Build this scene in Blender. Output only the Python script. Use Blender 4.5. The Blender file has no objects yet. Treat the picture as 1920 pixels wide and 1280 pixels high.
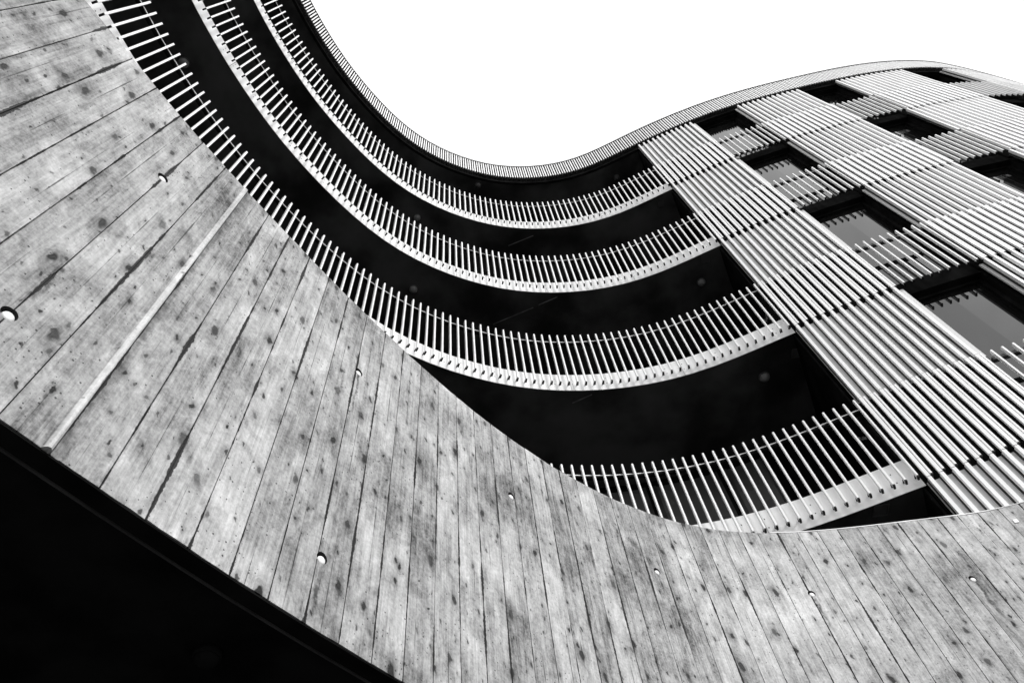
import bpy, bmesh, math, random
import numpy as np
from mathutils import Matrix, Vector

random.seed(7)
sc = bpy.context.scene
CZ = 1.6                       # eye height of the camera above the pavement

# ---------------------------------------------------------------- camera
F_PX, VP = 1325.5, (839.23, -137.87)
vx, vy = VP[0] - 960.0, VP[1] - 640.0
R_ = math.hypot(vx, vy)
upx, upy = vx / R_, vy / R_
hyp = math.hypot(F_PX, R_)
sn, cs = F_PX / hyp, R_ / hyp
Xw = Vector((1, 0, 0)); U = Vector((0, -sn, cs)); FW = Vector((0, cs, sn))
cx = Xw * (-upy) + U * upx
cy = Xw * (-upx) + U * (-upy)
# image right (1,0): rt=(-upy,upx); image up (0,-1)
cx = Xw * (-upy) + U * (upx)
cy = Xw * (-upx) + U * (-upy)
cam = bpy.data.cameras.new('camera')
cam.sensor_width = 36.0
cam.lens = F_PX / 1920.0 * 36.0
cam.clip_start = 0.05
cam.clip_end = 2000
camo = bpy.data.objects.new('camera', cam)
M = Matrix((( cx.x, cy.x, -FW.x, 0), (cx.y, cy.y, -FW.y, 0), (cx.z, cy.z, -FW.z, CZ), (0, 0, 0, 1)))
camo.matrix_world = M
sc.collection.objects.link(camo)
sc.camera = camo

# ---------------------------------------------------------------- sky, sun, exposure
SUN_EL, SUN_AZ = math.radians(32), math.radians(140)
w = bpy.data.worlds.new("World"); sc.world = w; w.use_nodes = True
nt = w.node_tree; nt.nodes.clear()
N = nt.nodes.new; Lk = nt.links.new
out = N('ShaderNodeOutputWorld'); bg = N('ShaderNodeBackground')
sky = N('ShaderNodeTexSky'); sky.sky_type = 'NISHITA'; sky.sun_disc = False
sky.sun_elevation = SUN_EL; sky.sun_rotation = SUN_AZ
sky.air_density = 1.0; sky.dust_density = 6.0; sky.ozone_density = 1.0
bw = N('ShaderNodeRGBToBW'); Lk(sky.outputs[0], bw.inputs[0])
# thin broken cloud over the whole dome (only its grey value varies)
tc = N('ShaderNodeTexCoord'); nz = N('ShaderNodeTexNoise')
nz.inputs['Scale'].default_value = 2.6; nz.inputs['Detail'].default_value = 5; nz.inputs['Roughness'].default_value = .55
Lk(tc.outputs['Generated'], nz.inputs['Vector'])
mr = N('ShaderNodeMapRange'); mr.inputs[1].default_value = .36; mr.inputs[2].default_value = .64
mr.inputs[3].default_value = 6.6; mr.inputs[4].default_value = 9.9
Lk(nz.outputs['Fac'], mr.inputs[0])
pw = N('ShaderNodeMath'); pw.operation = 'POWER'; pw.inputs[1].default_value = .35; Lk(bw.outputs[0], pw.inputs[0])   # cloud cover evens the dome out
mu = N('ShaderNodeMath'); mu.operation = 'MULTIPLY'; Lk(pw.outputs[0], mu.inputs[0]); Lk(mr.outputs[0], mu.inputs[1])
# overcast dome: brighter overhead than near the horizon
sz = N('ShaderNodeSeparateXYZ'); Lk(tc.outputs['Generated'], sz.inputs[0])
oc = N('ShaderNodeMapRange'); Lk(sz.outputs[2], oc.inputs[0]); oc.inputs[3].default_value = .40; oc.inputs[4].default_value = 1.0
m2 = N('ShaderNodeMath'); m2.operation = 'MULTIPLY'; Lk(mu.outputs[0], m2.inputs[0]); Lk(oc.outputs[0], m2.inputs[1]); mu = m2
Lk(mu.outputs[0], bg.inputs['Color']); bg.inputs['Strength'].default_value = 0.15
Lk(bg.outputs[0], out.inputs['Surface'])
sun = bpy.data.lights.new('sun', 'SUN'); sun.energy = 1.5; sun.angle = math.radians(11); sun.color = (1, 1, 1)
so = bpy.data.objects.new('sun', sun); sc.collection.objects.link(so)
dirv = Vector((math.sin(SUN_AZ) * math.cos(SUN_EL), math.cos(SUN_AZ) * math.cos(SUN_EL), math.sin(SUN_EL)))
so.rotation_euler = dirv.to_track_quat('Z', 'Y').to_euler()
sc.view_settings.view_transform = 'Standard'; sc.view_settings.look = 'None'
sc.view_settings.gamma = 1; sc.view_settings.exposure = 0.0
FACADE_PLAN = "-6.818,-7.900 -6.641,-7.658 -6.467,-7.414 -6.296,-7.167 -6.130,-6.917 -5.969,-6.664 -5.812,-6.408 -5.659,-6.150 -5.511,-5.889 -5.368,-5.626 -5.229,-5.360 -5.095,-5.091 -4.965,-4.821 -4.840,-4.548 -4.720,-4.273 -4.605,-3.996 -4.495,-3.717 -4.390,-3.436 -4.289,-3.154 -4.193,-2.869 -4.103,-2.583 -4.017,-2.296 -3.937,-2.007 -3.861,-1.716 -3.791,-1.425 -3.726,-1.132 -3.665,-0.838 -3.610,-0.543 -3.561,-0.247 -3.514,0.049 -3.464,0.345 -3.405,0.639 -3.336,0.931 -3.257,1.220 -3.168,1.507 -3.071,1.791 -2.963,2.071 -2.845,2.346 -2.714,2.616 -2.573,2.881 -2.424,3.141 -2.266,3.396 -2.098,3.645 -1.918,3.885 -1.724,4.114 -1.515,4.328 -1.290,4.528 -1.052,4.710 -0.803,4.877 -0.543,5.027 -0.275,5.162 0.001,5.279 0.285,5.376 0.575,5.452 0.869,5.509 1.167,5.547 1.466,5.567 1.766,5.567 2.065,5.546 2.362,5.503 2.655,5.439 2.944,5.359 3.230,5.269 3.516,5.175 3.801,5.084 4.088,4.997 4.377,4.914 4.667,4.837 4.958,4.765 5.250,4.698 5.544,4.636 5.839,4.581 6.135,4.532 6.432,4.489 6.729,4.452 7.027,4.419 7.326,4.390 7.625,4.365 7.924,4.341 8.223,4.320 8.523,4.300 8.822,4.284 9.122,4.273 9.422,4.269 9.722,4.272 10.022,4.283 10.321,4.304 10.619,4.334 10.917,4.374 11.212,4.426 11.505,4.491 11.793,4.575 12.078,4.669 12.361,4.767 12.643,4.870 12.924,4.975 13.204,5.084 13.483,5.194 13.761,5.305 14.039,5.418 14.316,5.533 14.592,5.652 14.865,5.776 15.136,5.904 15.405,6.037 15.672,6.175 15.936,6.317 16.197,6.464 16.456,6.615 16.713,6.771 16.966,6.932 17.217,7.097 17.464,7.266 17.709,7.439 17.951,7.617 18.189,7.799 18.425,7.985 18.657,8.176 18.885,8.369 19.111,8.568 19.332,8.770 19.551,8.975 19.765,9.185 19.976,9.399 20.183,9.616 20.386,9.836 20.586,10.060 20.781,10.288 20.974,10.518"
WALL_PLAN = "-2.121,-2.422 -2.141,-2.324 -2.161,-2.226 -2.178,-2.127 -2.192,-2.029 -2.204,-1.929 -2.214,-1.830 -2.221,-1.730 -2.225,-1.630 -2.227,-1.530 -2.225,-1.431 -2.222,-1.331 -2.216,-1.231 -2.207,-1.131 -2.195,-1.032 -2.181,-0.933 -2.165,-0.835 -2.145,-0.737 -2.124,-0.639 -2.099,-0.542 -2.073,-0.446 -2.043,-0.350 -2.011,-0.256 -1.977,-0.162 -1.941,-0.068 -1.903,0.024 -1.865,0.116 -1.826,0.209 -1.788,0.301 -1.751,0.394 -1.713,0.487 -1.675,0.579 -1.636,0.671 -1.595,0.762 -1.554,0.853 -1.511,0.944 -1.468,1.034 -1.423,1.124 -1.379,1.213 -1.334,1.302 -1.289,1.392 -1.243,1.481 -1.197,1.569 -1.151,1.658 -1.104,1.746 -1.057,1.834 -1.008,1.922 -0.959,2.009 -0.910,2.096 -0.860,2.183 -0.809,2.269 -0.758,2.355 -0.707,2.441 -0.654,2.526 -0.601,2.610 -0.547,2.694 -0.492,2.778 -0.435,2.860 -0.378,2.942 -0.319,3.023 -0.260,3.104 -0.199,3.183 -0.137,3.262 -0.074,3.339 -0.010,3.416 0.055,3.492 0.121,3.567 0.189,3.640 0.257,3.713 0.327,3.784 0.399,3.854 0.472,3.923 0.546,3.990 0.622,4.055 0.699,4.118 0.778,4.180 0.858,4.239 0.941,4.295 1.025,4.349 1.110,4.401 1.198,4.449 1.287,4.494 1.378,4.536 1.470,4.574 1.563,4.609 1.658,4.640 1.754,4.668 1.851,4.692 1.949,4.713 2.047,4.731 2.146,4.747 2.245,4.760 2.344,4.771 2.444,4.781 2.543,4.789 2.643,4.796 2.743,4.803 2.843,4.809 2.942,4.814 3.042,4.819 3.142,4.824 3.242,4.830 3.342,4.835 3.442,4.840 3.542,4.845 3.641,4.848 3.741,4.849 3.840,4.844 3.939,4.833 4.038,4.818 4.137,4.803 4.235,4.786 4.334,4.770 4.433,4.754 4.531,4.737 4.629,4.718 4.727,4.697 4.824,4.674 4.922,4.651 5.019,4.628 5.116,4.605 5.214,4.584 5.312,4.562 5.410,4.542 5.508,4.522 5.606,4.503 5.704,4.485 5.802,4.467 5.901,4.450 6.000,4.433 6.098,4.418 6.197,4.402 6.296,4.388 6.395,4.374 6.494,4.361 6.593,4.348 6.693,4.336 6.792,4.325 6.891,4.314 6.991,4.303 7.090,4.293 7.190,4.283 7.289,4.274 7.389,4.265 7.489,4.256 7.588,4.248 7.688,4.240 7.788,4.232 7.887,4.224 7.987,4.217 8.087,4.209 8.187,4.202 8.286,4.195 8.386,4.189 8.486,4.182 8.586,4.177 8.686,4.171 8.785,4.166 8.885,4.162 8.985,4.158 9.085,4.155 9.185,4.153 9.285,4.151 9.385,4.151 9.485,4.150 9.585,4.151 9.685,4.153 9.785,4.155 9.885,4.159 9.985,4.163 10.085,4.168 10.185,4.175 10.284,4.182 10.384,4.191 10.483,4.200 10.583,4.211 10.682,4.223 10.781,4.236 10.880,4.250 10.979,4.265 11.078,4.281 11.176,4.299 11.274,4.318 11.372,4.339 11.469,4.362 11.566,4.386 11.662,4.413 11.758,4.441 11.854,4.470 11.949,4.501 12.044,4.532 12.139,4.564 12.234,4.596 12.328,4.629 12.422,4.662 12.517,4.696 12.610,4.730 12.704,4.765 12.798,4.800 12.892,4.835 12.985,4.870 13.078,4.906 13.172,4.943 13.265,4.979 13.358,5.016 13.451,5.053 13.544,5.090 13.637,5.126 13.730,5.163"
WALL_S0 = 2.400

# ---------------------------------------------------------------- helpers
def link(o, parent=None):
    sc.collection.objects.link(o)
    if parent: o.parent = parent
    return o

def tag(o, label=None, cat=None, group=None, kind=None):
    if label: o['label'] = label
    if cat: o['category'] = cat
    if group: o['group'] = group
    if kind: o['kind'] = kind
    return o

def empty(name, loc=(0, 0, 0)):
    e = bpy.data.objects.new(name, None); e.location = loc; e.empty_display_size = .2
    return link(e)

class MB:
    """collects faces, then links them as ONE mesh object"""
    def __init__(s): s.v = []; s.f = []; s.m = []; s.uv = {}
    def add(s, vs, fs, mi=0):
        b = len(s.v); s.v += [tuple(v) for v in vs]
        for f in fs: s.f.append(tuple(b + i for i in f)); s.m.append(mi)
    def hexa(s, c, mi=0):            # 8 corners: bottom 4 ccw, top 4 ccw
        s.add(c, [(3, 2, 1, 0), (4, 5, 6, 7), (0, 1, 5, 4), (1, 2, 6, 5), (2, 3, 7, 6), (3, 0, 4, 7)], mi)
    def build(s, name, mats, parent=None, smooth=False):
        me = bpy.data.meshes.new(name); me.from_pydata(s.v, [], s.f); me.update()
        if not isinstance(mats, (list, tuple)): mats = [mats]
        for m in mats: me.materials.append(m)
        me.polygons.foreach_set('material_index', s.m)
        if smooth: me.polygons.foreach_set('use_smooth', [True] * len(s.f))
        o = bpy.data.objects.new(name, me)
        return link(o, parent)

def parse(t): return np.array([[float(v) for v in a.split(',')] for a in t.split()])

class Curve:
    """plan curve with arc length; offset d > 0 points to the street (camera) side"""
    def __init__(s, P):
        s.P = P; d = np.hypot(*np.diff(P, axis=0).T); s.S = np.concatenate([[0], np.cumsum(d)])
        t = np.gradient(P, axis=0)
        k = np.array([1, 2, 3, 2, 1.]) / 9
        t = np.c_[tuple(np.convolve(np.pad(t[:, j], (2, 2), mode='edge'), k, 'valid') for j in (0, 1))]
        s.T = t / np.hypot(*t.T)[:, None]
        s.len = s.S[-1]
    def tn(s, u):
        t = np.array([np.interp(u, s.S, s.T[:, 0]), np.interp(u, s.S, s.T[:, 1])]); t /= np.hypot(*t)
        return t, np.array([t[1], -t[0]])
    def at(s, u, d=0.0):
        t, n = s.tn(u)
        return np.array([np.interp(u, s.S, s.P[:, 0]), np.interp(u, s.S, s.P[:, 1])]) + n * d

FC = Curve(parse(FACADE_PLAN)); WC = Curve(parse(WALL_PLAN))

def fbox(mb, u, w, d0, d1, z0, z1, mi=0, C=None):
    """upright box at arc position u, width w along the wall, depth d0..d1, height z0..z1"""
    C = C or FC
    t, n = C.tn(u); p = C.at(u)
    def q(a, d): r = p + t * a + n * d; return (r[0], r[1])
    a = w / 2
    c = [q(-a, d0), q(a, d0), q(a, d1), q(-a, d1)]
    mb.hexa([(x, y, z0) for x, y in c] + [(x, y, z1) for x, y in c], mi)

def sweep(mb, s0, s1, d0, d1, z0, z1, step=.1, mi=0, C=None, caps=True):
    """curved bar following the plan from s0 to s1"""
    C = C or FC
    n = max(1, int(round((s1 - s0) / step)))
    vs = []
    for k in range(n + 1):
        u = s0 + (s1 - s0) * k / n
        a, b = C.at(u, d0), C.at(u, d1)
        vs += [(a[0], a[1], z0), (b[0], b[1], z0), (b[0], b[1], z1), (a[0], a[1], z1)]
    fs = []
    for k in range(n):
        i = 4 * k
        for j in range(4): fs.append((i + j, i + 4 + j, i + 4 + (j + 1) % 4, i + (j + 1) % 4))
    if caps: fs += [(3, 2, 1, 0), (4 * n, 4 * n + 1, 4 * n + 2, 4 * n + 3)]
    mb.add(vs, fs, mi)

# ---------------------------------------------------------------- materials
def new_mat(name, base=.5, rough=.6, spec=.5, metallic=0):
    m = bpy.data.materials.new(name); m.use_nodes = True
    b = m.node_tree.nodes['Principled BSDF']
    b.inputs['Base Color'].default_value = (base, base, base, 1)
    b.inputs['Roughness'].default_value = rough
    b.inputs['Specular IOR Level'].default_value = spec
    b.inputs['Metallic'].default_value = metallic
    return m, b

class NG:
    def __init__(s, m): s.t = m.node_tree
    def n(s, typ, **kw):
        x = s.t.nodes.new('ShaderNode' + typ)
        for k, v in kw.items():
            if k.startswith('i_'): x.inputs[int(k[2:]) if k[2:].isdigit() else k[2:].replace('_', ' ')].default_value = v
            else: setattr(x, k, v)
        return x
    def l(s, a, b): s.t.links.new(a, b)
    def math(s, op, a, b=None, c=None, clamp=False):
        x = s.n('Math', operation=op, use_clamp=clamp)
        for i, v in enumerate((a, b, c)):
            if v is None: continue
            if isinstance(v, (int, float)): x.inputs[i].default_value = v
            else: s.l(v, x.inputs[i])
        return x.outputs[0]
    def mr(s, v, a, b, c=0., d=1., smooth=True):
        x = s.n('MapRange', interpolation_type='SMOOTHSTEP' if smooth else 'LINEAR')
        s.l(v, x.inputs[0])
        for i, q in enumerate((a, b, c, d)): x.inputs[i + 1].default_value = q
        return x.outputs[0]

def mottled(name, base, var, scale, rough=.6, spec=.3, stretch=(1, 1, 1)):
    m, b = new_mat(name, base, rough, spec); g = NG(m)
    tc = g.n('TexCoord'); mp = g.n('Mapping'); mp.inputs['Scale'].default_value = stretch
    g.l(tc.outputs['Object'], mp.inputs[0])
    a = g.n('TexNoise'); a.inputs['Scale'].default_value = scale; a.inputs['Detail'].default_value = 6
    g.l(mp.outputs[0], a.inputs['Vector'])
    v = g.mr(a.outputs['Fac'], .3, .7, base - var, base + var)
    g.l(v, b.inputs['Base Color'])
    r = g.mr(a.outputs['Fac'], .3, .7, max(.05, rough - .1), rough + .1); g.l(r, b.inputs['Roughness'])
    return m

M_FIN = mottled('painted_white_steel', .86, .04, 3, .42, .4, (1, 1, .3))
M_PANEL = mottled('painted_white_sheet', .60, .05, 1.5, .5, .35, (1, 1, .4))
M_FASCIA = mottled('white_fascia_steel', .84, .06, 2.5, .5, .35)
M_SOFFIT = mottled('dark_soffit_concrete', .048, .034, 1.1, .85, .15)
M_DARK = mottled('black_recess_paint_and_shade', .010, .004, 4, .9, .0)
M_BRACKET_SHADE, _ = new_mat('black_bracket_and_rib_shade', .012, .6, .3)
M_RAIL = mottled('grey_rail_steel', .35, .05, 3, .45, .4)
M_TRIM = mottled('dark_metal_trim', .05, .015, 5, .5, .4)
M_FLASH = mottled('light_metal_flashing', .55, .06, 4, .35, .5)
M_GREYLINE = mottled('grey_joint_strip', .15, .06, 6, .6, .3)
M_LAMP, _ = new_mat('opal_lamp_dome', .22, .35, .5)
M_LAMPB, _ = new_mat('grey_fitting', .06, .5, .4)
M_GROUND = mottled('grey_paving', .13, .04, 1.2, .85, .25)
M_PLUG, _ = new_mat('pale_mortar_plug', .85, .5, .3)
M_HOLE, _ = new_mat('dark_hole_lining', .03, .9, .1)
M_LEAF, _ = new_mat('pale_leaf', .3, .5, .4)

def glass_mat():
    m, b = new_mat('reflective_glazing', .006, .015, .5); b.inputs['IOR'].default_value = 1.48
    g = NG(m); tc = g.n('TexCoord'); a = g.n('TexNoise'); a.inputs['Scale'].default_value = .9; a.inputs['Detail'].default_value = 2
    g.l(tc.outputs['Object'], a.inputs['Vector'])
    bp = g.n('Bump'); bp.inputs['Strength'].default_value = .12; bp.inputs['Distance'].default_value = .02
    g.l(a.outputs['Fac'], bp.inputs['Height']); g.l(bp.outputs[0], b.inputs['Normal'])
    return m
M_GLASS = glass_mat()
M_DOOR_PANE = mottled('grey_door_pane', .12, .03, 1.0, .25, .5)

BOARD = .1745
def concrete_mat():
    m, b = new_mat('board_marked_concrete', .4, .75, .3); g = NG(m)
    uv = g.n('UVMap'); uv.uv_map = 'UVMap'
    sep = g.n('SeparateXYZ'); g.l(uv.outputs[0], sep.inputs[0])
    s, z = sep.outputs[0], sep.outputs[1]
    col = g.math('DIVIDE', s, BOARD); bid = g.math('FLOOR', col); fr = g.math('FRACT', col)
    wn = g.n('TexWhiteNoise', noise_dimensions='1D'); g.l(bid, wn.inputs['W']); br = wn.outputs['Value']
    def vec(x, y, zz=None):
        c = g.n('CombineXYZ'); g.l(x, c.inputs[0]); g.l(y, c.inputs[1])
        if zz is not None: g.l(zz, c.inputs[2])
        return c.outputs[0]
    def noise(v, sc_, det=4, rough=.55, dist=0):
        a = g.n('TexNoise'); a.inputs['Scale'].default_value = sc_; a.inputs['Detail'].default_value = det
        a.inputs['Roughness'].default_value = rough; a.inputs['Distortion'].default_value = dist
        g.l(v, a.inputs['Vector']); return a.outputs['Fac']
    bz = g.math('MULTIPLY', br, 37.)
    # wood grain pressed into the concrete: long vertical streaks, different on every board
    gv = vec(g.math('MULTIPLY', s, 34.), g.math('MULTIPLY', z, 1.6), bz)
    grain = noise(gv, 1.0, 5, .6, .6)
    fine = noise(vec(g.math('MULTIPLY', s, 150.), g.math('MULTIPLY', z, 5.), bz), 1.0, 3, .6)
    # cloudy cement mottling
    flat = vec(s, z)
    cloud = noise(flat, 1.3, 6, .6, .3)
    cloud2 = noise(vec(g.math('MULTIPLY', s, 6.), g.math('MULTIPLY', z, 3.2), bz), 1.0, 6, .65, .5)
    speck = noise(flat, 60, 3, .7)
    blot = noise(vec(g.math('MULTIPLY', s, 9.), g.math('MULTIPLY', z, 6.), bz), 1.0, 6, .68, 1.6)
    streak = noise(vec(g.math('MULTIPLY', s, 75.), g.math('MULTIPLY', z, 2.4), bz), 1.0, 4, .7, .3)
    # knots
    wob = g.n('TexNoise'); wob.inputs['Scale'].default_value = 26; wob.inputs['Detail'].default_value = 3; g.l(flat, wob.inputs['Vector'])
    def knots(sx, sz, size0, size1, thr, seed):
        wx = g.math('MULTIPLY', g.math('SUBTRACT', wob.outputs['Fac'], .5), .040)
        v = vec(g.math('MULTIPLY', g.math('ADD', g.math('ADD', s, wx), seed), sx), g.math('MULTIPLY', g.math('ADD', g.math('SUBTRACT', z, wx), seed), sz))
        vo = g.n('TexVoronoi', voronoi_dimensions='2D'); vo.inputs['Scale'].default_value = 1
        vo.inputs['Randomness'].default_value = .9
        g.l(v, vo.inputs['Vector'])
        sc2 = g.n('SeparateColor'); g.l(vo.outputs['Color'], sc2.inputs[0])
        rad = g.math('MULTIPLY_ADD', sc2.outputs[1], size1 - size0, size0)
        rel = g.math('DIVIDE', vo.outputs['Distance'], rad)
        on = g.math('GREATER_THAN', sc2.outputs[0], thr)
        core = g.math('MULTIPLY', g.mr(rel, .55, 1.25, 1, 0), on)
        halo = g.math('MULTIPLY', g.mr(rel, .6, 3.4, 1, 0), on)
        dark = g.math('MULTIPLY_ADD', sc2.outputs[2], .45, .6)
        return g.math('MULTIPLY', core, dark), g.math('MULTIPLY', halo, dark), rel
    k1, h1, rel1 = knots(5.6, 2.9, .030, .115, .24, 0.0)
    k2, h2, rel2 = knots(12., 6.5, .03, .11, .50, 4.3)
    # small blow holes, in loose swarms
    vo = g.n('TexVoronoi', voronoi_dimensions='2D'); vo.inputs['Scale'].default_value = 34; g.l(flat, vo.inputs['Vector'])
    sc3 = g.n('SeparateColor'); g.l(vo.outputs['Color'], sc3.inputs[0])
    pr = g.math('MULTIPLY_ADD', sc3.outputs[1], .11, .035)
    swarm = g.mr(noise(flat, 2.2, 3), .42, .68, .97, .55)
    pit = g.math('MULTIPLY', g.math('LESS_THAN', vo.outputs['Distance'], pr), g.math('GREATER_THAN', sc3.outputs[0], swarm))
    # grout line dirt at the board joints, broken and of uneven width
    edge = g.math('MULTIPLY', g.math('MINIMUM', fr, g.math('SUBTRACT', 1., fr)), BOARD)
    jn = noise(vec(g.math('MULTIPLY', g.math('ROUND', col), 7.3), g.math('MULTIPLY', z, 1.7)), 1.0, 5, .65)
    wj = g.mr(jn, .48, .74, .0008, .018, False)
    wfine = g.math('MULTIPLY', noise(flat, 45, 3), wj); wfine = g.math('MULTIPLY', wfine, 1.6)
    joint = g.math('MULTIPLY', g.mr(g.math('SUBTRACT', edge, wfine), -.001, .0022, 1, 0), g.mr(jn, .33, .50, .6, 1.))
    # a second, fainter seam somewhere inside most boards
    sub = g.math('MULTIPLY_ADD', br, .4, .3)
    e2 = g.math('MULTIPLY', g.math('ABSOLUTE', g.math('SUBTRACT', fr, sub)), BOARD)
    jn2 = noise(vec(g.math('ADD', bz, 5.5), g.math('MULTIPLY', z, 2.1)), 1.0, 5, .65)
    joint2 = g.math('MULTIPLY', g.mr(g.math('SUBTRACT', e2, g.mr(jn2, .55, .75, 0., .004, False)), .0004, .0022, 1, 0), g.mr(jn2, .42, .6, 0., .9))
    # soft dark stains here and there along a joint or a knot
    stain = g.math('MULTIPLY', g.mr(noise(vec(g.math('MULTIPLY', s, 4.), g.math('MULTIPLY', z, 1.5), bz), 1.0, 6, .7, .8), .56, .76, 0, 1), .55)
    # combine
    v = g.math('MULTIPLY_ADD', g.math('SUBTRACT', br, .5), .17, .375)
    v = g.math('ADD', v, g.math('MULTIPLY', g.math('SUBTRACT', grain, .5), .42))
    v = g.math('ADD', v, g.math('MULTIPLY', g.math('SUBTRACT', fine, .5), .16))
    v = g.math('ADD', v, g.math('MULTIPLY', g.math('SUBTRACT', cloud, .5), .62))
    v = g.math('ADD', v, g.math('MULTIPLY', g.math('SUBTRACT', cloud2, .5), .85))
    v = g.math('ADD', v, g.math('MULTIPLY', g.math('SUBTRACT', speck, .5), .40))
    v = g.math('ADD', v, g.math('MULTIPLY', g.math('SUBTRACT', blot, .5), .46))
    grit = noise(vec(g.math('MULTIPLY', s, 30.), g.math('MULTIPLY', z, 16.), bz), 1.0, 6, .75, .8)
    v = g.math('ADD', v, g.math('MULTIPLY', g.math('SUBTRACT', grit, .5), .34))
    v = g.math('ADD', v, g.math('MULTIPLY', g.math('SUBTRACT', streak, .5), .34))
    def darken(v, mask, amt): return g.math('MULTIPLY', v, g.math('SUBTRACT', 1., g.math('MULTIPLY', mask, amt)))
    v = darken(v, stain, 1.1); v = darken(v, h1, .42); v = darken(v, h2, .28)
    v = darken(v, k1, .95); v = darken(v, k2, .9); v = darken(v, pit, .8); v = darken(v, joint, .93); v = darken(v, joint2, .8)
    # rust and grout runs that start at some of the tie holes
    for hs, z_hi, z_lo, wd in ((2.42, 2.09, 1.75, .020), (2.42, 3.47, 3.05, .012), (1.0, 2.45, 2.10, .016), (6.424, 3.50, 3.15, .022), (7.70, 3.50, 3.1, .022), (5.11, 3.49, 3.25, .014)):
        c = hs - .129 + 40 * BOARD + .005
        dx = g.math('ABSOLUTE', g.math('ADD', g.math('SUBTRACT', s, c), g.math('MULTIPLY', g.math('SUBTRACT', noise(flat, 7, 4, .7), .5), .06)))
        run = g.math('MULTIPLY', g.mr(dx, wd * .25, wd, 1, 0), g.math('MULTIPLY', g.mr(z, CZ + z_lo, CZ + z_lo + .12), g.mr(z, CZ + z_hi - .02, CZ + z_hi, 1, 0)))
        v = darken(v, g.math('MULTIPLY', run, g.mr(noise(flat, 16, 5, .75), .34, .6, .25, 1.)), .8)
    # pale cement fin with painted lit face, torn edge with painted shade
    fs0 = 1.318 - .129 + 40 * BOARD
    fin = g.math('MULTIPLY', g.mr(s, fs0 + .001, fs0 + .004), g.mr(s, fs0 + .026, fs0 + .031, 1, 0))
    tear_shade = g.math('MULTIPLY', g.mr(s, fs0 + .031, fs0 + .035), g.mr(g.math('ADD', s, g.math('MULTIPLY', g.math('SUBTRACT', noise(flat, 9, 5, .7), .5), .10)), fs0 + .040, fs0 + .085, 1, 0))
    v = g.math('ADD', v, g.math('MULTIPLY', fin, .25))
    v = darken(v, g.math('MULTIPLY', tear_shade, g.mr(noise(flat, 14, 5, .7), .35, .62, .4, 1.)), .7)
    v = g.math('MAXIMUM', v, .02)
    g.l(v, b.inputs['Base Color'])
    g.l(g.mr(cloud2, .3, .7, .6, .85), b.inputs['Roughness'])
    # relief
    hgt = g.math('ADD', g.math('MULTIPLY', grain, .9), g.math('MULTIPLY', fine, .35))
    ring = g.math('MULTIPLY', g.math('SINE', g.math('MULTIPLY', rel1, 9.)), g.math('MULTIPLY', h1, .22))
    hgt = g.math('ADD', hgt, ring)
    hgt = g.math('SUBTRACT', hgt, g.math('MULTIPLY', k1, .7)); hgt = g.math('SUBTRACT', hgt, g.math('MULTIPLY', pit, 2.))
    hgt = g.math('SUBTRACT', hgt, g.math('MULTIPLY', joint, 1.5)); hgt = g.math('ADD', hgt, g.math('MULTIPLY', speck, .25))
    bp = g.n('Bump'); bp.inputs['Strength'].default_value = .8; bp.inputs['Distance'].default_value = .004
    g.l(hgt, bp.inputs['Height']); g.l(bp.outputs[0], b.inputs['Normal'])
    return m
M_CONC = concrete_mat()

# ---------------------------------------------------------------- levels (metres above the pavement)
H = 3.0
def zB(k): return CZ + (0.626 + k) * H          # underside of balcony slab k
def zT(k): return CZ + (1.066 + k) * H if k < 5 else CZ + 5.965 * H   # top of the bars of storey k
W_TOP = CZ + 1.38 * H
SEAM = 6.375 * H                                 # where the balconies end and the closed facade starts
PB = .0393 * H                                   # bar spacing
U_LAST = 6.360 * H                               # last bar before the seam
FAC = -.11                                       # face of the fascia plate
DEPTH = -1.9
S_L = 1.2                                        # built from here (left, out of frame) ...
S_R = FC.len - .3                                # ... to here (far right, round the corner)

# ---------------------------------------------------------------- ground
mb = MB(); mb.add([(-250, -250, 0), (250, -250, 0), (250, 250, 0), (-250, 250, 0)], [(0, 1, 2, 3)])
tag(mb.build('pavement', M_GROUND), kind='structure')

# ---------------------------------------------------------------- the building
bld = empty('apartment_building', (3, 6.5, 0))
tag(bld, 'curved apartment block of white vertical slats and black balcony undersides, above the concrete wall', 'building')
def part(mb, name, mats, parent=bld, smooth=False, kind=None, label=None):
    o = mb.build(name, mats, parent, smooth)
    root = parent
    off = Vector((0, 0, 0)); q = parent
    while q is not None: off += q.location; q = q.parent
    o.location = -off
    if kind: o['kind'] = kind
    if label: o['label'] = label
    return o

def ok_u(u): return S_L < u < S_R

bar_us = [U_LAST - k * PB for k in range(int((U_LAST - S_L) / PB))]
# which bars show largest: storey 1 right of the concrete edge, then storey 2 nearest the camera
one = [('b', 1, u) for u in bar_us if 4.9 * H < u]
two = [('b', 2, u) for u in bar_us if 3.0 * H < u < 6.4 * H]
singles = set([(k, round(u, 4)) for _, k, u in one] + [(k, round(u, 4)) for _, k, u in two][:100 - len(one)])

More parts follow.
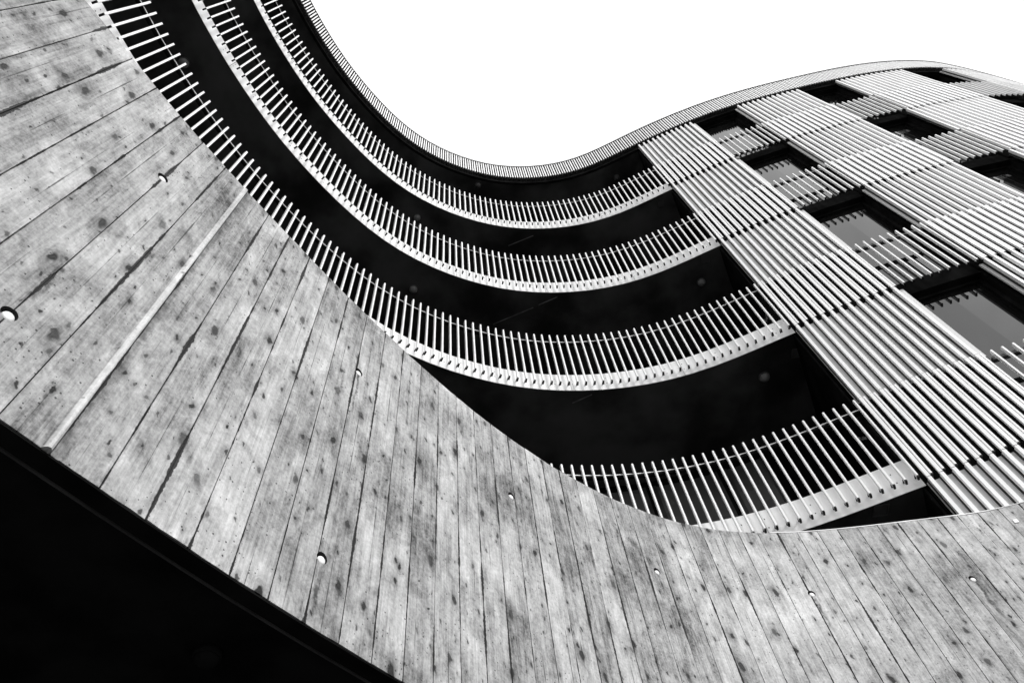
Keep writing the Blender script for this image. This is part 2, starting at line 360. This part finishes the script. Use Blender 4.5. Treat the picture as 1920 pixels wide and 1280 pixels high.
def bar_mesh(h):
    mb = MB(); w, d = .0225, .045
    b = .004
    pts = [(-w/2 + b, 0), (w/2 - b, 0), (w/2, -b), (w/2, -d + b), (w/2 - b, -d), (-w/2 + b, -d), (-w/2, -d + b), (-w/2, -b)]
    vs = [(x, -y, 0) for x, y in pts] + [(x, -y, h) for x, y in pts]
    fs = [tuple(range(8)), tuple(range(15, 7, -1))] + [(i, 8 + i, 8 + (i + 1) % 8, (i + 1) % 8) for i in range(8)]
    mb.add(vs, fs)
    def bx(x, y0, y1, z0, z1):
        mb.hexa([(-x, y0, z0), (x, y0, z0), (x, y1, z0), (-x, y1, z0), (-x, y0, z1), (x, y0, z1), (x, y1, z1), (-x, y1, z1)], 1)
    bx(w/2 - .001, .004, d + .012, -.018, -.0003)
    bx(.006, d + .0003, -FAC - .0003, .05, .065)
    me = bpy.data.meshes.new('baluster'); me.from_pydata(mb.v, [], mb.f); me.update(); me.materials.append(M_FIN); me.materials.append(M_BRACKET_SHADE)
    me.polygons.foreach_set('material_index', mb.m)
    return me
BAR0 = .06
BAR_ME = bar_mesh(zT(1) - zB(1) - BAR0)

def balcony(k):
    z0 = zB(k)
    # slab: dark underside, open to the rear wall
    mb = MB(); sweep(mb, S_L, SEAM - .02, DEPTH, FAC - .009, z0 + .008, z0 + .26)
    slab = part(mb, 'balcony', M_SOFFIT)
    # fascia plate in lengths of 13 bays with a shadow gap, fixing bolts in pairs
    mb = MB(); u1 = SEAM - .005; L = PB * 13; j = 0
    while u1 > S_L + .2:
        u0 = max(S_L, u1 - L); sweep(mb, u0 + .0025, u1 - .0025, FAC - .007, FAC, z0, z0 + .385, step=.1)
        u1 = u0; j += 1
    u1 = SEAM - .005
    for i, u in enumerate(bar_us):
        if i % 13 in (1, 8, 12) and i < 110:
            for dz in (.14, .26): fbox(mb, u - PB * .45, .010, FAC + .0005, FAC + .004, z0 + dz, z0 + dz + .010, 1)
    part(mb, 'fascia', [M_FASCIA, M_BRACKET_SHADE], slab)
    mb = MB()
    sweep(mb, S_L, SEAM - .03, -.060, -.052, zT(k) - .122, zT(k) - .112, step=.1)
    sweep(mb, S_L, SEAM - .03, -.100, -.0605, zT(k) - .150, zT(k) - .118, step=.1, mi=1)
    part(mb, 'handrail', [M_FIN, M_DARK], slab)
    rest = MB()
    for u in bar_us:
        if (k, round(u, 4)) in singles:
            t, n = FC.tn(u); p = FC.at(u)
            o = bpy.data.objects.new('baluster', BAR_ME); link(o, slab)
            o.location = Vector((p[0], p[1], z0 + BAR0)) ; o.rotation_euler = (0, 0, math.atan2(t[1], t[0]))
        else:
            fbox(rest, u, .0225, -.045, 0, z0 + BAR0, zT(k)); fbox(rest, u, .0215, -.057, -.004, z0 + BAR0 - .018, z0 + BAR0 - .0003, 1)
    if rest.v:
        o = part(rest, 'baluster', [M_FIN, M_BRACKET_SHADE], slab, kind='stuff')
    return slab

for k in (1, 2, 3, 4): balcony(k)

# thin light joint strips in the balcony undersides
def strip(mb, a, b, z, w=.02):
    a, b = Vector((a[0], a[1], 0)), Vector((b[0], b[1], 0)); t = (b - a).normalized(); n = Vector((-t.y, t.x, 0)) * w / 2
    c = [a - n, b - n, b + n, a + n]
    mb.hexa([(p.x, p.y, z - .006) for p in c] + [(p.x, p.y, z + .004) for p in c])
for k, a, b in ((4, (.232, 5.908), (.785, 5.768)), (3, (-.279, 6.056), (.458, 5.852)), (3, (.556, 5.816), (.896, 5.717)), (2, (.69, 5.806), (.972, 5.714))):
    mb = MB(); strip(mb, a, b, zB(k) + .012); part(mb, 'joint_strip', M_GREYLINE)

# rear wall of the balconies with glazed doors, side wall at the seam, roof
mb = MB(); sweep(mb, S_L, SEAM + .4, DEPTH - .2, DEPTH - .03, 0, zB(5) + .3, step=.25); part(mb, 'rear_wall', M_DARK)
mb = MB()
for (a, b) in ((SEAM - .045, SEAM - .02),):
    sweep(mb, a, b, DEPTH, FAC - .03, W_TOP - .6, zB(5), step=.25)
part(mb, 'side_wall', M_DARK)
for (u0, u1) in ((16.2, 16.95), (17.0, 17.7), (17.75, 18.25)):
    for k in (0,):
        mb = MB(); fr = .06
        sweep(mb, u0, u1, DEPTH - .02, DEPTH + .03, zB(k + 1) + .28, zB(k + 1) + .34)
        for u in (u0 + .03, u1 - .03): sweep(mb, u - .03, u + .03, DEPTH - .02, DEPTH + .03, zB(k + 1) + .341, zB(k + 2) - .12)
        d = part(mb, 'balcony_door', M_TRIM)
        mb = MB(); sweep(mb, u0 + .061, u1 - .061, DEPTH - .01, DEPTH + .004, zB(k + 1) + .345, zB(k + 2) - .12); part(mb, 'door_pane', M_DOOR_PANE, d)  # even grey pane filling the door frame

# roof slab over everything, dark soffit, coping
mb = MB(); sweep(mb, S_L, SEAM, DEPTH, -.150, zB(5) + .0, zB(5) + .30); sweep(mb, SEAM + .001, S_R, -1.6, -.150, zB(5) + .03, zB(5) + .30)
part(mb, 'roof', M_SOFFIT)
mb = MB(); sweep(mb, S_L, S_R, -.149, -.09, zB(5) - .004, zT(5) - .02); part(mb, 'parapet', M_DARK)
mb = MB(); sweep(mb, S_L, S_R, -.30, .012, zT(5), zT(5) + .035); part(mb, 'coping', M_TRIM)

# ---- slats
RIBW, RIBO = .036, -.345 * PB
rib_us = []
k = -int((U_LAST - S_L) / PB) + 1
while U_LAST + (k + 1) * PB + RIBO < S_R - .1:
    rib_us.append((k + 1, U_LAST + (k + 1) * PB + RIBO)); k += 1
COLS = [(6.857 * H, 7.188 * H), (7.690 * H, 8.00 * H), (8.53 * H, 8.84 * H), (9.37 * H, 9.70 * H), (10.3 * H, 10.6 * H)]
def in_col(u, pad=0): return any(a - pad < u < b + pad for a, b in COLS)

# parapet slats (ribs and bars) run along the whole roof edge
mb = MB()
for i, u in rib_us:
    if not ok_u(u): continue
    fbox(mb, u, .029, -.018, .0, zB(5) + .15, zT(5) - .001)
    fbox(mb, u - PB * .47, .023, -.020, -.002, zB(5) + .15, zT(5) - .001)
    fbox(mb, u - RIBO, .02, -.09, -.02, zB(5) + .12, zB(5) + .149, 1)
    fbox(mb, u, .02, -.09, -.02, zB(5) + .12, zB(5) + .149, 1)
part(mb, 'parapet_slats', [M_FIN, M_BRACKET_SHADE])

def spans(a, b):
    """stretches of facade between the window columns"""
    cuts = [a] + [x for c in COLS if c[0] < b for x in c] + [b]
    return [(cuts[i], cuts[i + 1]) for i in range(0, len(cuts), 2)]

GAP = .006
for k in range(0, 5):
    za = (zT(k) if k else W_TOP - .35); zb = zB(k + 1)
    # closed band: white sheet with ribs
    for (a, b) in spans(SEAM, S_R):
        mb = MB(); sweep(mb, a + .002, b - .002, -.095, -.075, za + GAP, zb - GAP, step=.118)
        part(mb, 'cladding_sheet', M_PANEL)
        mb = MB()
        for i, u in rib_us:
            if a - .02 < u < b:
                fbox(mb, u, RIBW, -.0745, .0, za + GAP, zb - GAP)
                fbox(mb, u - RIBW / 2 - .0042, .0080, -.0745, -.046, za + GAP + .002, zb - GAP - .002, 1)  # black strip left of the rib, painting in its line of shade
        part(mb, 'cladding_ribs', [M_FIN, M_BRACKET_SHADE])
for k in range(1, 5):
    # open band in front of each floor: bars everywhere, ribs between the window columns, dark recess behind
    z0, z1 = zB(k), zT(k)
    for (a, b) in spans(SEAM, S_R):
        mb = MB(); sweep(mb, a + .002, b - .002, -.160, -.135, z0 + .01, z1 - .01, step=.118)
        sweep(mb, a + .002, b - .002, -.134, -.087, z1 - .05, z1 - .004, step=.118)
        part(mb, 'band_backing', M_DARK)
    mb = MB()
    for i, u in rib_us:
        if u < SEAM - .02: continue
        if not in_col(u, .0): fbox(mb, u, RIBW, -.026, .001, z0 + .004, z1 - .002)
        ub = u - RIBO
        fbox(mb, ub, .020, -.030 if not in_col(u, .0) else -.045, -.004, z0 + .030, z1)
        fbox(mb, ub, .0215, -.057, -.004, z0 + .012, z0 + .0297, 1)
    part(mb, 'band_slats', [M_FIN, M_BRACKET_SHADE])

# building body behind the cladding, notched at the window columns
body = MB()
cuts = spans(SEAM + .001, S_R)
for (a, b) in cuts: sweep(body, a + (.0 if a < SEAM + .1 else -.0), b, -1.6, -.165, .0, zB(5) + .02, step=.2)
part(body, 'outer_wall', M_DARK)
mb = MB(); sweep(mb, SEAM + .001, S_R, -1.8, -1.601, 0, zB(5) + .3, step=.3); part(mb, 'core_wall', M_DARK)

# windows: floor-to-ceiling glazing set back, a guard rail across, dark head and pale right jamb
for ci, (a, b) in enumerate(COLS):
    for k in range(0, 5):
        if ci >= 4 and k < 3: continue
        zf = zB(k) + .26 if k else W_TOP - .3
        zh = zB(k + 1)
        mb = MB()
        gd = -.29
        for u in (a + .03, b - .03, ): sweep(mb, u - .028, u + .028, gd - .03, gd + .03, zf, zh - .05)
        sweep(mb, a + .059, b - .059, gd - .03, gd + .03, zh - .10, zh - .05); sweep(mb, a + .059, b - .059, gd - .03, gd + .03, zf, zf + .05)
        wo = part(mb, 'window', M_DARK)
        mb = MB(); sweep(mb, a + .0585, b - .0585, gd - .02, gd, zf + .051, zh - .101, step=.5); part(mb, 'glass', M_GLASS, wo)
        mb = MB(); sweep(mb, a + .002, b - .002, -1.59, -.165 if k < 4 else -.155, zh - .045, zh + .25)
        part(mb, 'window_head', M_DARK, wo)
        mb = MB(); sweep(mb, b - .0015, b + .010, -.098, -.0755, (zT(k) if k else W_TOP), zh - .002); part(mb, 'jamb_panel', M_PANEL, wo)
        if k:
            mb = MB(); sweep(mb, a + .01, b - .01, -.115, -.062, zT(k) - .095, zT(k) - .05); part(mb, 'guard_rail', M_TRIM, wo)

# ---------------------------------------------------------------- concrete wall
wall = empty('concrete_wall', (0, 2.9, CZ + .58 * H))
tag(wall, 'pale curved board-marked concrete wall with vertical joints, knots and tie holes below the balconies', 'wall')
HOLES = [(1.0, 2.085), (1.0, 3.485), (2.42, 3.485), (2.42, 2.09), (3.762, 3.485), (5.11, 3.50), (6.424, 3.51), (7.70, 3.505), (3.77, 2.09), (5.11, 2.09)]
def w_bot(s):        # the lower edge drops a little to the left (s measured from the photo's left part)
    return CZ + float(np.interp(s, [0, 1.0, 3.2, 5.0], [1.715, 1.728, 1.79, 1.80]))
def build_wall():
    s_lo, s_hi = -2.2, min(WC.len - WALL_S0 - .2, 14.0)
    i0 = math.ceil((s_lo - .0) / BOARD); i1 = int(s_hi / BOARD)
    J0 = .129       # first joint position (matches the joints traced in the photo)
    cols = []       # (s, d)
    rnd = random.Random(3)
    for i in range(i0, i1):
        a = J0 + i * BOARD; off = rnd.uniform(-.0016, .0016); g = rnd.choice([.0012, .0015, .002, .0028])
        cols += [(a + g * .2, off - .004), (a + g + .0006, off)]
        for q in (.33, .66): cols.append((a + BOARD * q, off))
        cols.append((a + BOARD - g - .0006, off))
    # the raised fin left by a gap in the formwork
    fin0, fin1 = 1.318, 1.385
    cols = [c for c in cols if not (fin0 - .004 < c[0] < fin1 + .004)]
    cols += [(fin0, 0), (fin0 + .004, .010), (fin0 + .010, .017), (fin0 + .020, .019), (fin0 + .026, .016), (fin0 + .031, .002), (fin0 + .036, -.004), (fin1 - .012, -.005), (fin1, -.001)]
    cols.sort()
    nz = 14; TH = .07
    vs = []; uv = []; fs = []; n = len(cols)
    rz = random.Random(5)
    for j in range(nz + 1):
        for (s, d) in cols:
            zb = w_bot(s); zt = W_TOP
            z = zb + (zt - zb) * j / nz
            dd = d
            if fin0 < s < fin1 and d > 0: dd = d * (1.0 - .55 * j / nz) 
            p = WC.at(s + WALL_S0, dd)
            if j == nz: z += rz.uniform(-.003, .003)
            if j == 0: z += rz.uniform(-.0015, .0015)
            vs.append((p[0], p[1], z)); uv.append((s - J0 + 40 * BOARD, z))
    for j in range(nz):
        for i in range(n - 1):
            fs.append((j * n + i, j * n + i + 1, (j + 1) * n + i + 1, (j + 1) * n + i))
    # back face
    b0 = len(vs)
    for j in (0, 1):
        for (s, d) in cols:
            p = WC.at(s + WALL_S0, -TH if j == 0 else -.2)
            p = WC.at(s + WALL_S0, -.2)
            vs.append((p[0], p[1], w_bot(s) if j == 0 else W_TOP)); uv.append((s - J0 + 40 * BOARD, (w_bot(s) if j == 0 else W_TOP) + .2 * (1 if j else -1)))
    for i in range(n - 1):
        fs.append((b0 + i + 1, b0 + i, b0 + n + i, b0 + n + i + 1))
        fs.append((nz * n + i, nz * n + i + 1, b0 + n + i + 1, b0 + n + i))     # top
        fs.append((b0 + i, b0 + i + 1, i + 1, i))                                # bottom
    left = [j * n for j in range(nz + 1)]; right = [j * n + n - 1 for j in range(nz + 1)]
    fs.append(tuple(left + [b0 + n, b0])); fs.append(tuple(right[::-1] + [b0 + n - 1, b0 + 2 * n - 1]))
    me = bpy.data.meshes.new('wall_face'); me.from_pydata(vs, [], fs); me.update()
    ul = me.uv_layers.new(name='UVMap')
    for l in me.loops: ul.data[l.index].uv = uv[l.vertex_index]
    me.materials.append(M_CONC); me.materials.append(M_HOLE)
    # cut the tie holes
    cm = bmesh.new()
    for (s, z) in HOLES:
        t, nn = WC.tn(s + WALL_S0); p = WC.at(s + WALL_S0)
        rot = Matrix(((t[0], 0, nn[0], 0), (t[1], 0, nn[1], 0), (0, 1, 0, 0), (0, 0, 0, 1)))
        mat = Matrix.Translation((p[0], p[1], CZ + z)) @ rot
        bmesh.ops.create_cone(cm, cap_ends=True, segments=28, radius1=.025, radius2=.0315, depth=.08, matrix=mat)
    bmesh.ops.recalc_face_normals(cm, faces=cm.faces)
    cme = bpy.data.meshes.new('cut'); cm.to_mesh(cme); cm.free()
    cme.materials.append(M_HOLE)
    o = bpy.data.objects.new('wall_face', me); sc.collection.objects.link(o)
    c = bpy.data.objects.new('cut', cme); sc.collection.objects.link(c)
    md = o.modifiers.new('b', 'BOOLEAN'); md.object = c; md.solver = 'EXACT'; md.operation = 'DIFFERENCE'; md.material_mode = 'TRANSFER'
    dg = bpy.context.evaluated_depsgraph_get(); dg.update()
    ev = bpy.data.meshes.new_from_object(o.evaluated_get(dg), preserve_all_data_layers=True, depsgraph=dg)
    ev.name = 'wall_face'
    bpy.data.objects.remove(o); bpy.data.objects.remove(c)
    o = bpy.data.objects.new('wall_face', ev); link(o, wall); o.location = -wall.location
    return o
build_wall()
for (s, z) in HOLES:
    mb = MB(); t, nn = WC.tn(s + WALL_S0); p0 = WC.at(s + WALL_S0)
    rings = []
    for (r, d) in ((.021, -.0399), (.021, -.009), (.018, -.004), (.011, -.002), (.0, -.0015)):
        ring = []
        for a in range(20):
            an = 2 * math.pi * a / 20; q = p0 + t * (.005 + r * math.cos(an)) + nn * d
            ring.append((q[0], q[1], CZ + z - .005 + r * math.sin(an)))
        rings.append(ring)
    vs = sum(rings, []); fs = [(20 * j + a, 20 * j + (a + 1) % 20, 20 * (j + 1) + (a + 1) % 20, 20 * (j + 1) + a) for j in range(4) for a in range(20)]
    mb.add(vs, fs); part(mb, 'tie_hole_plug', M_PLUG, wall, smooth=True)
# metal flashing along the top (right-hand stretch) and a black strip below painting the underside in shade
mb = MB(); sweep(mb, WALL_S0 + 6.35, WC.len - .3, -.21, .002, W_TOP + .0035, W_TOP + .011, C=WC); part(mb, 'top_flashing', M_FLASH, wall)
def sweep_low(mb, s0, s1, d0, d1, dz0, dz1, step=.1):
    n = int((s1 - s0) / step); vs = []
    for k in range(n + 1):
        u = s0 + (s1 - s0) * k / n; a, b = WC.at(u + WALL_S0, d0), WC.at(u + WALL_S0, d1); z = w_bot(u)
        vs += [(a[0], a[1], z + dz0), (b[0], b[1], z + dz0), (b[0], b[1], z + dz1), (a[0], a[1], z + dz1)]
    fs = []
    for k in range(n):
        i = 4 * k
        for j in range(4): fs.append((i + j, i + 4 + j, i + 4 + (j + 1) % 4, i + (j + 1) % 4))
    fs += [(3, 2, 1, 0), (4 * n, 4 * n + 1, 4 * n + 2, 4 * n + 3)]
    mb.add(vs, fs)
mb = MB(); sweep_low(mb, -2.1, 13.5, -.075, -.004, -.008, -.0012); part(mb, 'underside_shade', M_DARK, wall)
mb = MB(); sweep_low(mb, -2.1, 13.5, -.085, -.078, -.014, -.0014); part(mb, 'trim_edge', M_TRIM, wall)
# small pale tag near the top right
mb = MB(); fbox(mb, WALL_S0 + 8.375, .035, .002, .007, CZ + 3.965, CZ + 4.0, C=WC); part(mb, 'small_tag', M_FIN, wall)
# undercroft ceiling behind the wall
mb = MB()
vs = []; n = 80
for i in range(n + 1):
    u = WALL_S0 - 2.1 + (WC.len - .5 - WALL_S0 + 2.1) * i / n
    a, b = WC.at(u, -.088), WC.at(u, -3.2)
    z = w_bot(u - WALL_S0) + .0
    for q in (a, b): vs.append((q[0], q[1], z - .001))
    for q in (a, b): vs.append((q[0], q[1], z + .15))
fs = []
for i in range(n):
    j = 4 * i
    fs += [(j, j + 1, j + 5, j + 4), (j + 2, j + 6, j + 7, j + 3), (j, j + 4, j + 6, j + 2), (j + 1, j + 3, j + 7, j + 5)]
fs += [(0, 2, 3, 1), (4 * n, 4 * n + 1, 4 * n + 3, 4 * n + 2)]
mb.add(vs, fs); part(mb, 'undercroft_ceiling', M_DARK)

# ---------------------------------------------------------------- fittings under the slabs
def dome(name, loc, r, label, group, squash=.75, base=M_LAMPB, dm=M_LAMP):
    e = empty(name, loc); tag(e, label, 'ceiling lamp', group)
    def rev(prof, nm, m, seg=28):
        mb = MB(); vs = []
        for (rr, z) in prof:
            for a in range(seg):
                an = 2 * math.pi * a / seg; vs.append((rr * math.cos(an), rr * math.sin(an), z))
        fs = [(seg * j + a, seg * (j + 1) + a, seg * (j + 1) + (a + 1) % seg, seg * j + (a + 1) % seg) for j in range(len(prof) - 1) for a in range(seg)]
        mb.add(vs, fs); o = mb.build(nm, m, e, True); return o
    rev([(0, 0), (r * 1.08, 0), (r * 1.08, -.02), (r * .95, -.026), (r * .93, -.024)], 'mounting_ring', base)
    rev([(r * .93 * math.cos(t), -.026 - r * squash * math.sin(t)) for t in [i * math.pi / 2 / 8 for i in range(9)]], 'dome_cover', dm)
    return e
G = 'round ceiling lamps under the balconies'
dome('ceiling_lamp', (-1.516, 5.144, zB(3) + .011), .075, 'round grey dome lamp above the left half of the second railing from the bottom', G)
dome('ceiling_lamp', (-1.532, 4.983, zB(4) + .011), .075, 'round grey dome lamp just above the bar tips of the third railing from the bottom', G)
dome('ceiling_lamp', (3.369, 5.859, zB(2) + .011), .075, 'round grey dome lamp above the lowest railing in the broad black underside at right', G)
dome('ceiling_lamp', (3.426, 5.862, zB(3) + .011), .075, 'round grey dome lamp above the second railing, near the slatted facade', G)
dome('ceiling_lamp', (-3.955, 1.141, zB(3) + .011), .075, 'round grey dome lamp peeping out behind a bar tip in the top left corner', G)
dome('ceiling_lamp', (3.177, 5.83, zB(5) - .001), .075, 'round grey dome lamp under the roof edge near the slatted facade', G, dm=M_LAMPB)
dome('ceiling_lamp', (-.241, 5.49, zB(5) - .001), .075, 'faint round lamp under the middle of the roof overhang', G, dm=M_LAMPB)
dome('ceiling_lamp', (-1.292, 2.175, w_bot(2.3) - .001), .05, 'dark round lamp in the black undercroft below the concrete wall', None, .5, M_DARK, M_DARK)
for x, y, k, lb in ((3.498, 5.423, 3, 'dim square fitting in the black underside just above the end of the second fascia'),
                    (3.506, 5.498, 4, 'dim square fitting in the black underside right below the topmost fascia'),
                    (3.808, 5.554, 2, 'dim square fitting beside the slatted facade in the broad black underside'),
                    (3.348, 5.468, 1, 'dim square fitting in the black triangle above the concrete wall at right')):
    e = empty('square_fitting', (x, y, zB(k) + .011)); tag(e, lb, 'ceiling fitting', 'square fittings under the balconies')
    mb = MB(); h = .075
    for (x0, y0, x1, y1) in ((-h, -h, h, -h + .012), (-h, h - .012, h, h), (-h, -h + .0121, -h + .012, h - .0121), (h - .012, -h + .0121, h, h - .0121)):
        mb.hexa([(x0, y0, -.014), (x1, y0, -.014), (x1, y1, -.014), (x0, y1, -.014), (x0, y0, 0), (x1, y0, 0), (x1, y1, 0), (x0, y1, 0)])
    mb.build('frame', M_LAMPB, e)
    mb = MB(); q = h - .0122
    mb.hexa([(-q, -q, -.008), (q, -q, -.008), (q, q, -.008), (-q, q, -.008), (-q, -q, 0), (q, -q, 0), (q, q, 0), (-q, q, 0)]); mb.build('cover', M_LAMPB, e)

# ---------------------------------------------------------------- sprigs of planting on the balconies
def sprig(loc, label, n, r, m, seed, drop=0):
    rn = random.Random(seed); e = empty('balcony_plant', loc); tag(e, label, 'plant', 'small plants on the balconies')
    st = MB(); lf = MB()
    for i in range(n):
        a = rn.uniform(0, 6.28); d = r * rn.uniform(.3, 1); top = Vector((d * math.cos(a), d * math.sin(a) * .6, rn.uniform(-.3, 1) * r * (1 if not drop else -1.4)))
        w = .004; st.hexa([(-w, -w, 0), (w, -w, 0), (w, w, 0), (-w, w, 0)] + [(top.x - w, top.y - w, top.z), (top.x + w, top.y - w, top.z + .001), (top.x + w, top.y + w, top.z), (top.x - w, top.y + w, top.z + .001)])
        for k in range(3):
            c = top * rn.uniform(.6, 1.1); t = Vector((rn.uniform(-1, 1), rn.uniform(-1, 1), rn.uniform(-1, 1))).normalized(); q = t.cross(Vector((rn.uniform(-1, 1), .3, rn.uniform(-1, 1)))).normalized()
            L, W = .045, .014
            lf.add([c - t * L * .5, c - q * W, c + t * L * .5, c + q * W, c + t.cross(q) * .006], [(0, 1, 4), (1, 2, 4), (2, 3, 4), (3, 0, 4)])
    st.build('stem', M_LEAF, e); lf.build('leaf_cluster', m, e)
sprig((3.727, 5.478, CZ + 5.93), 'small pale sprig behind the lowest railing, close to the slatted facade', 7, .07, M_LEAF, 1)
sprig((3.721, 5.474, CZ + 8.72), 'small pale sprig behind the second railing, close to the slatted facade', 7, .07, M_LEAF, 2)
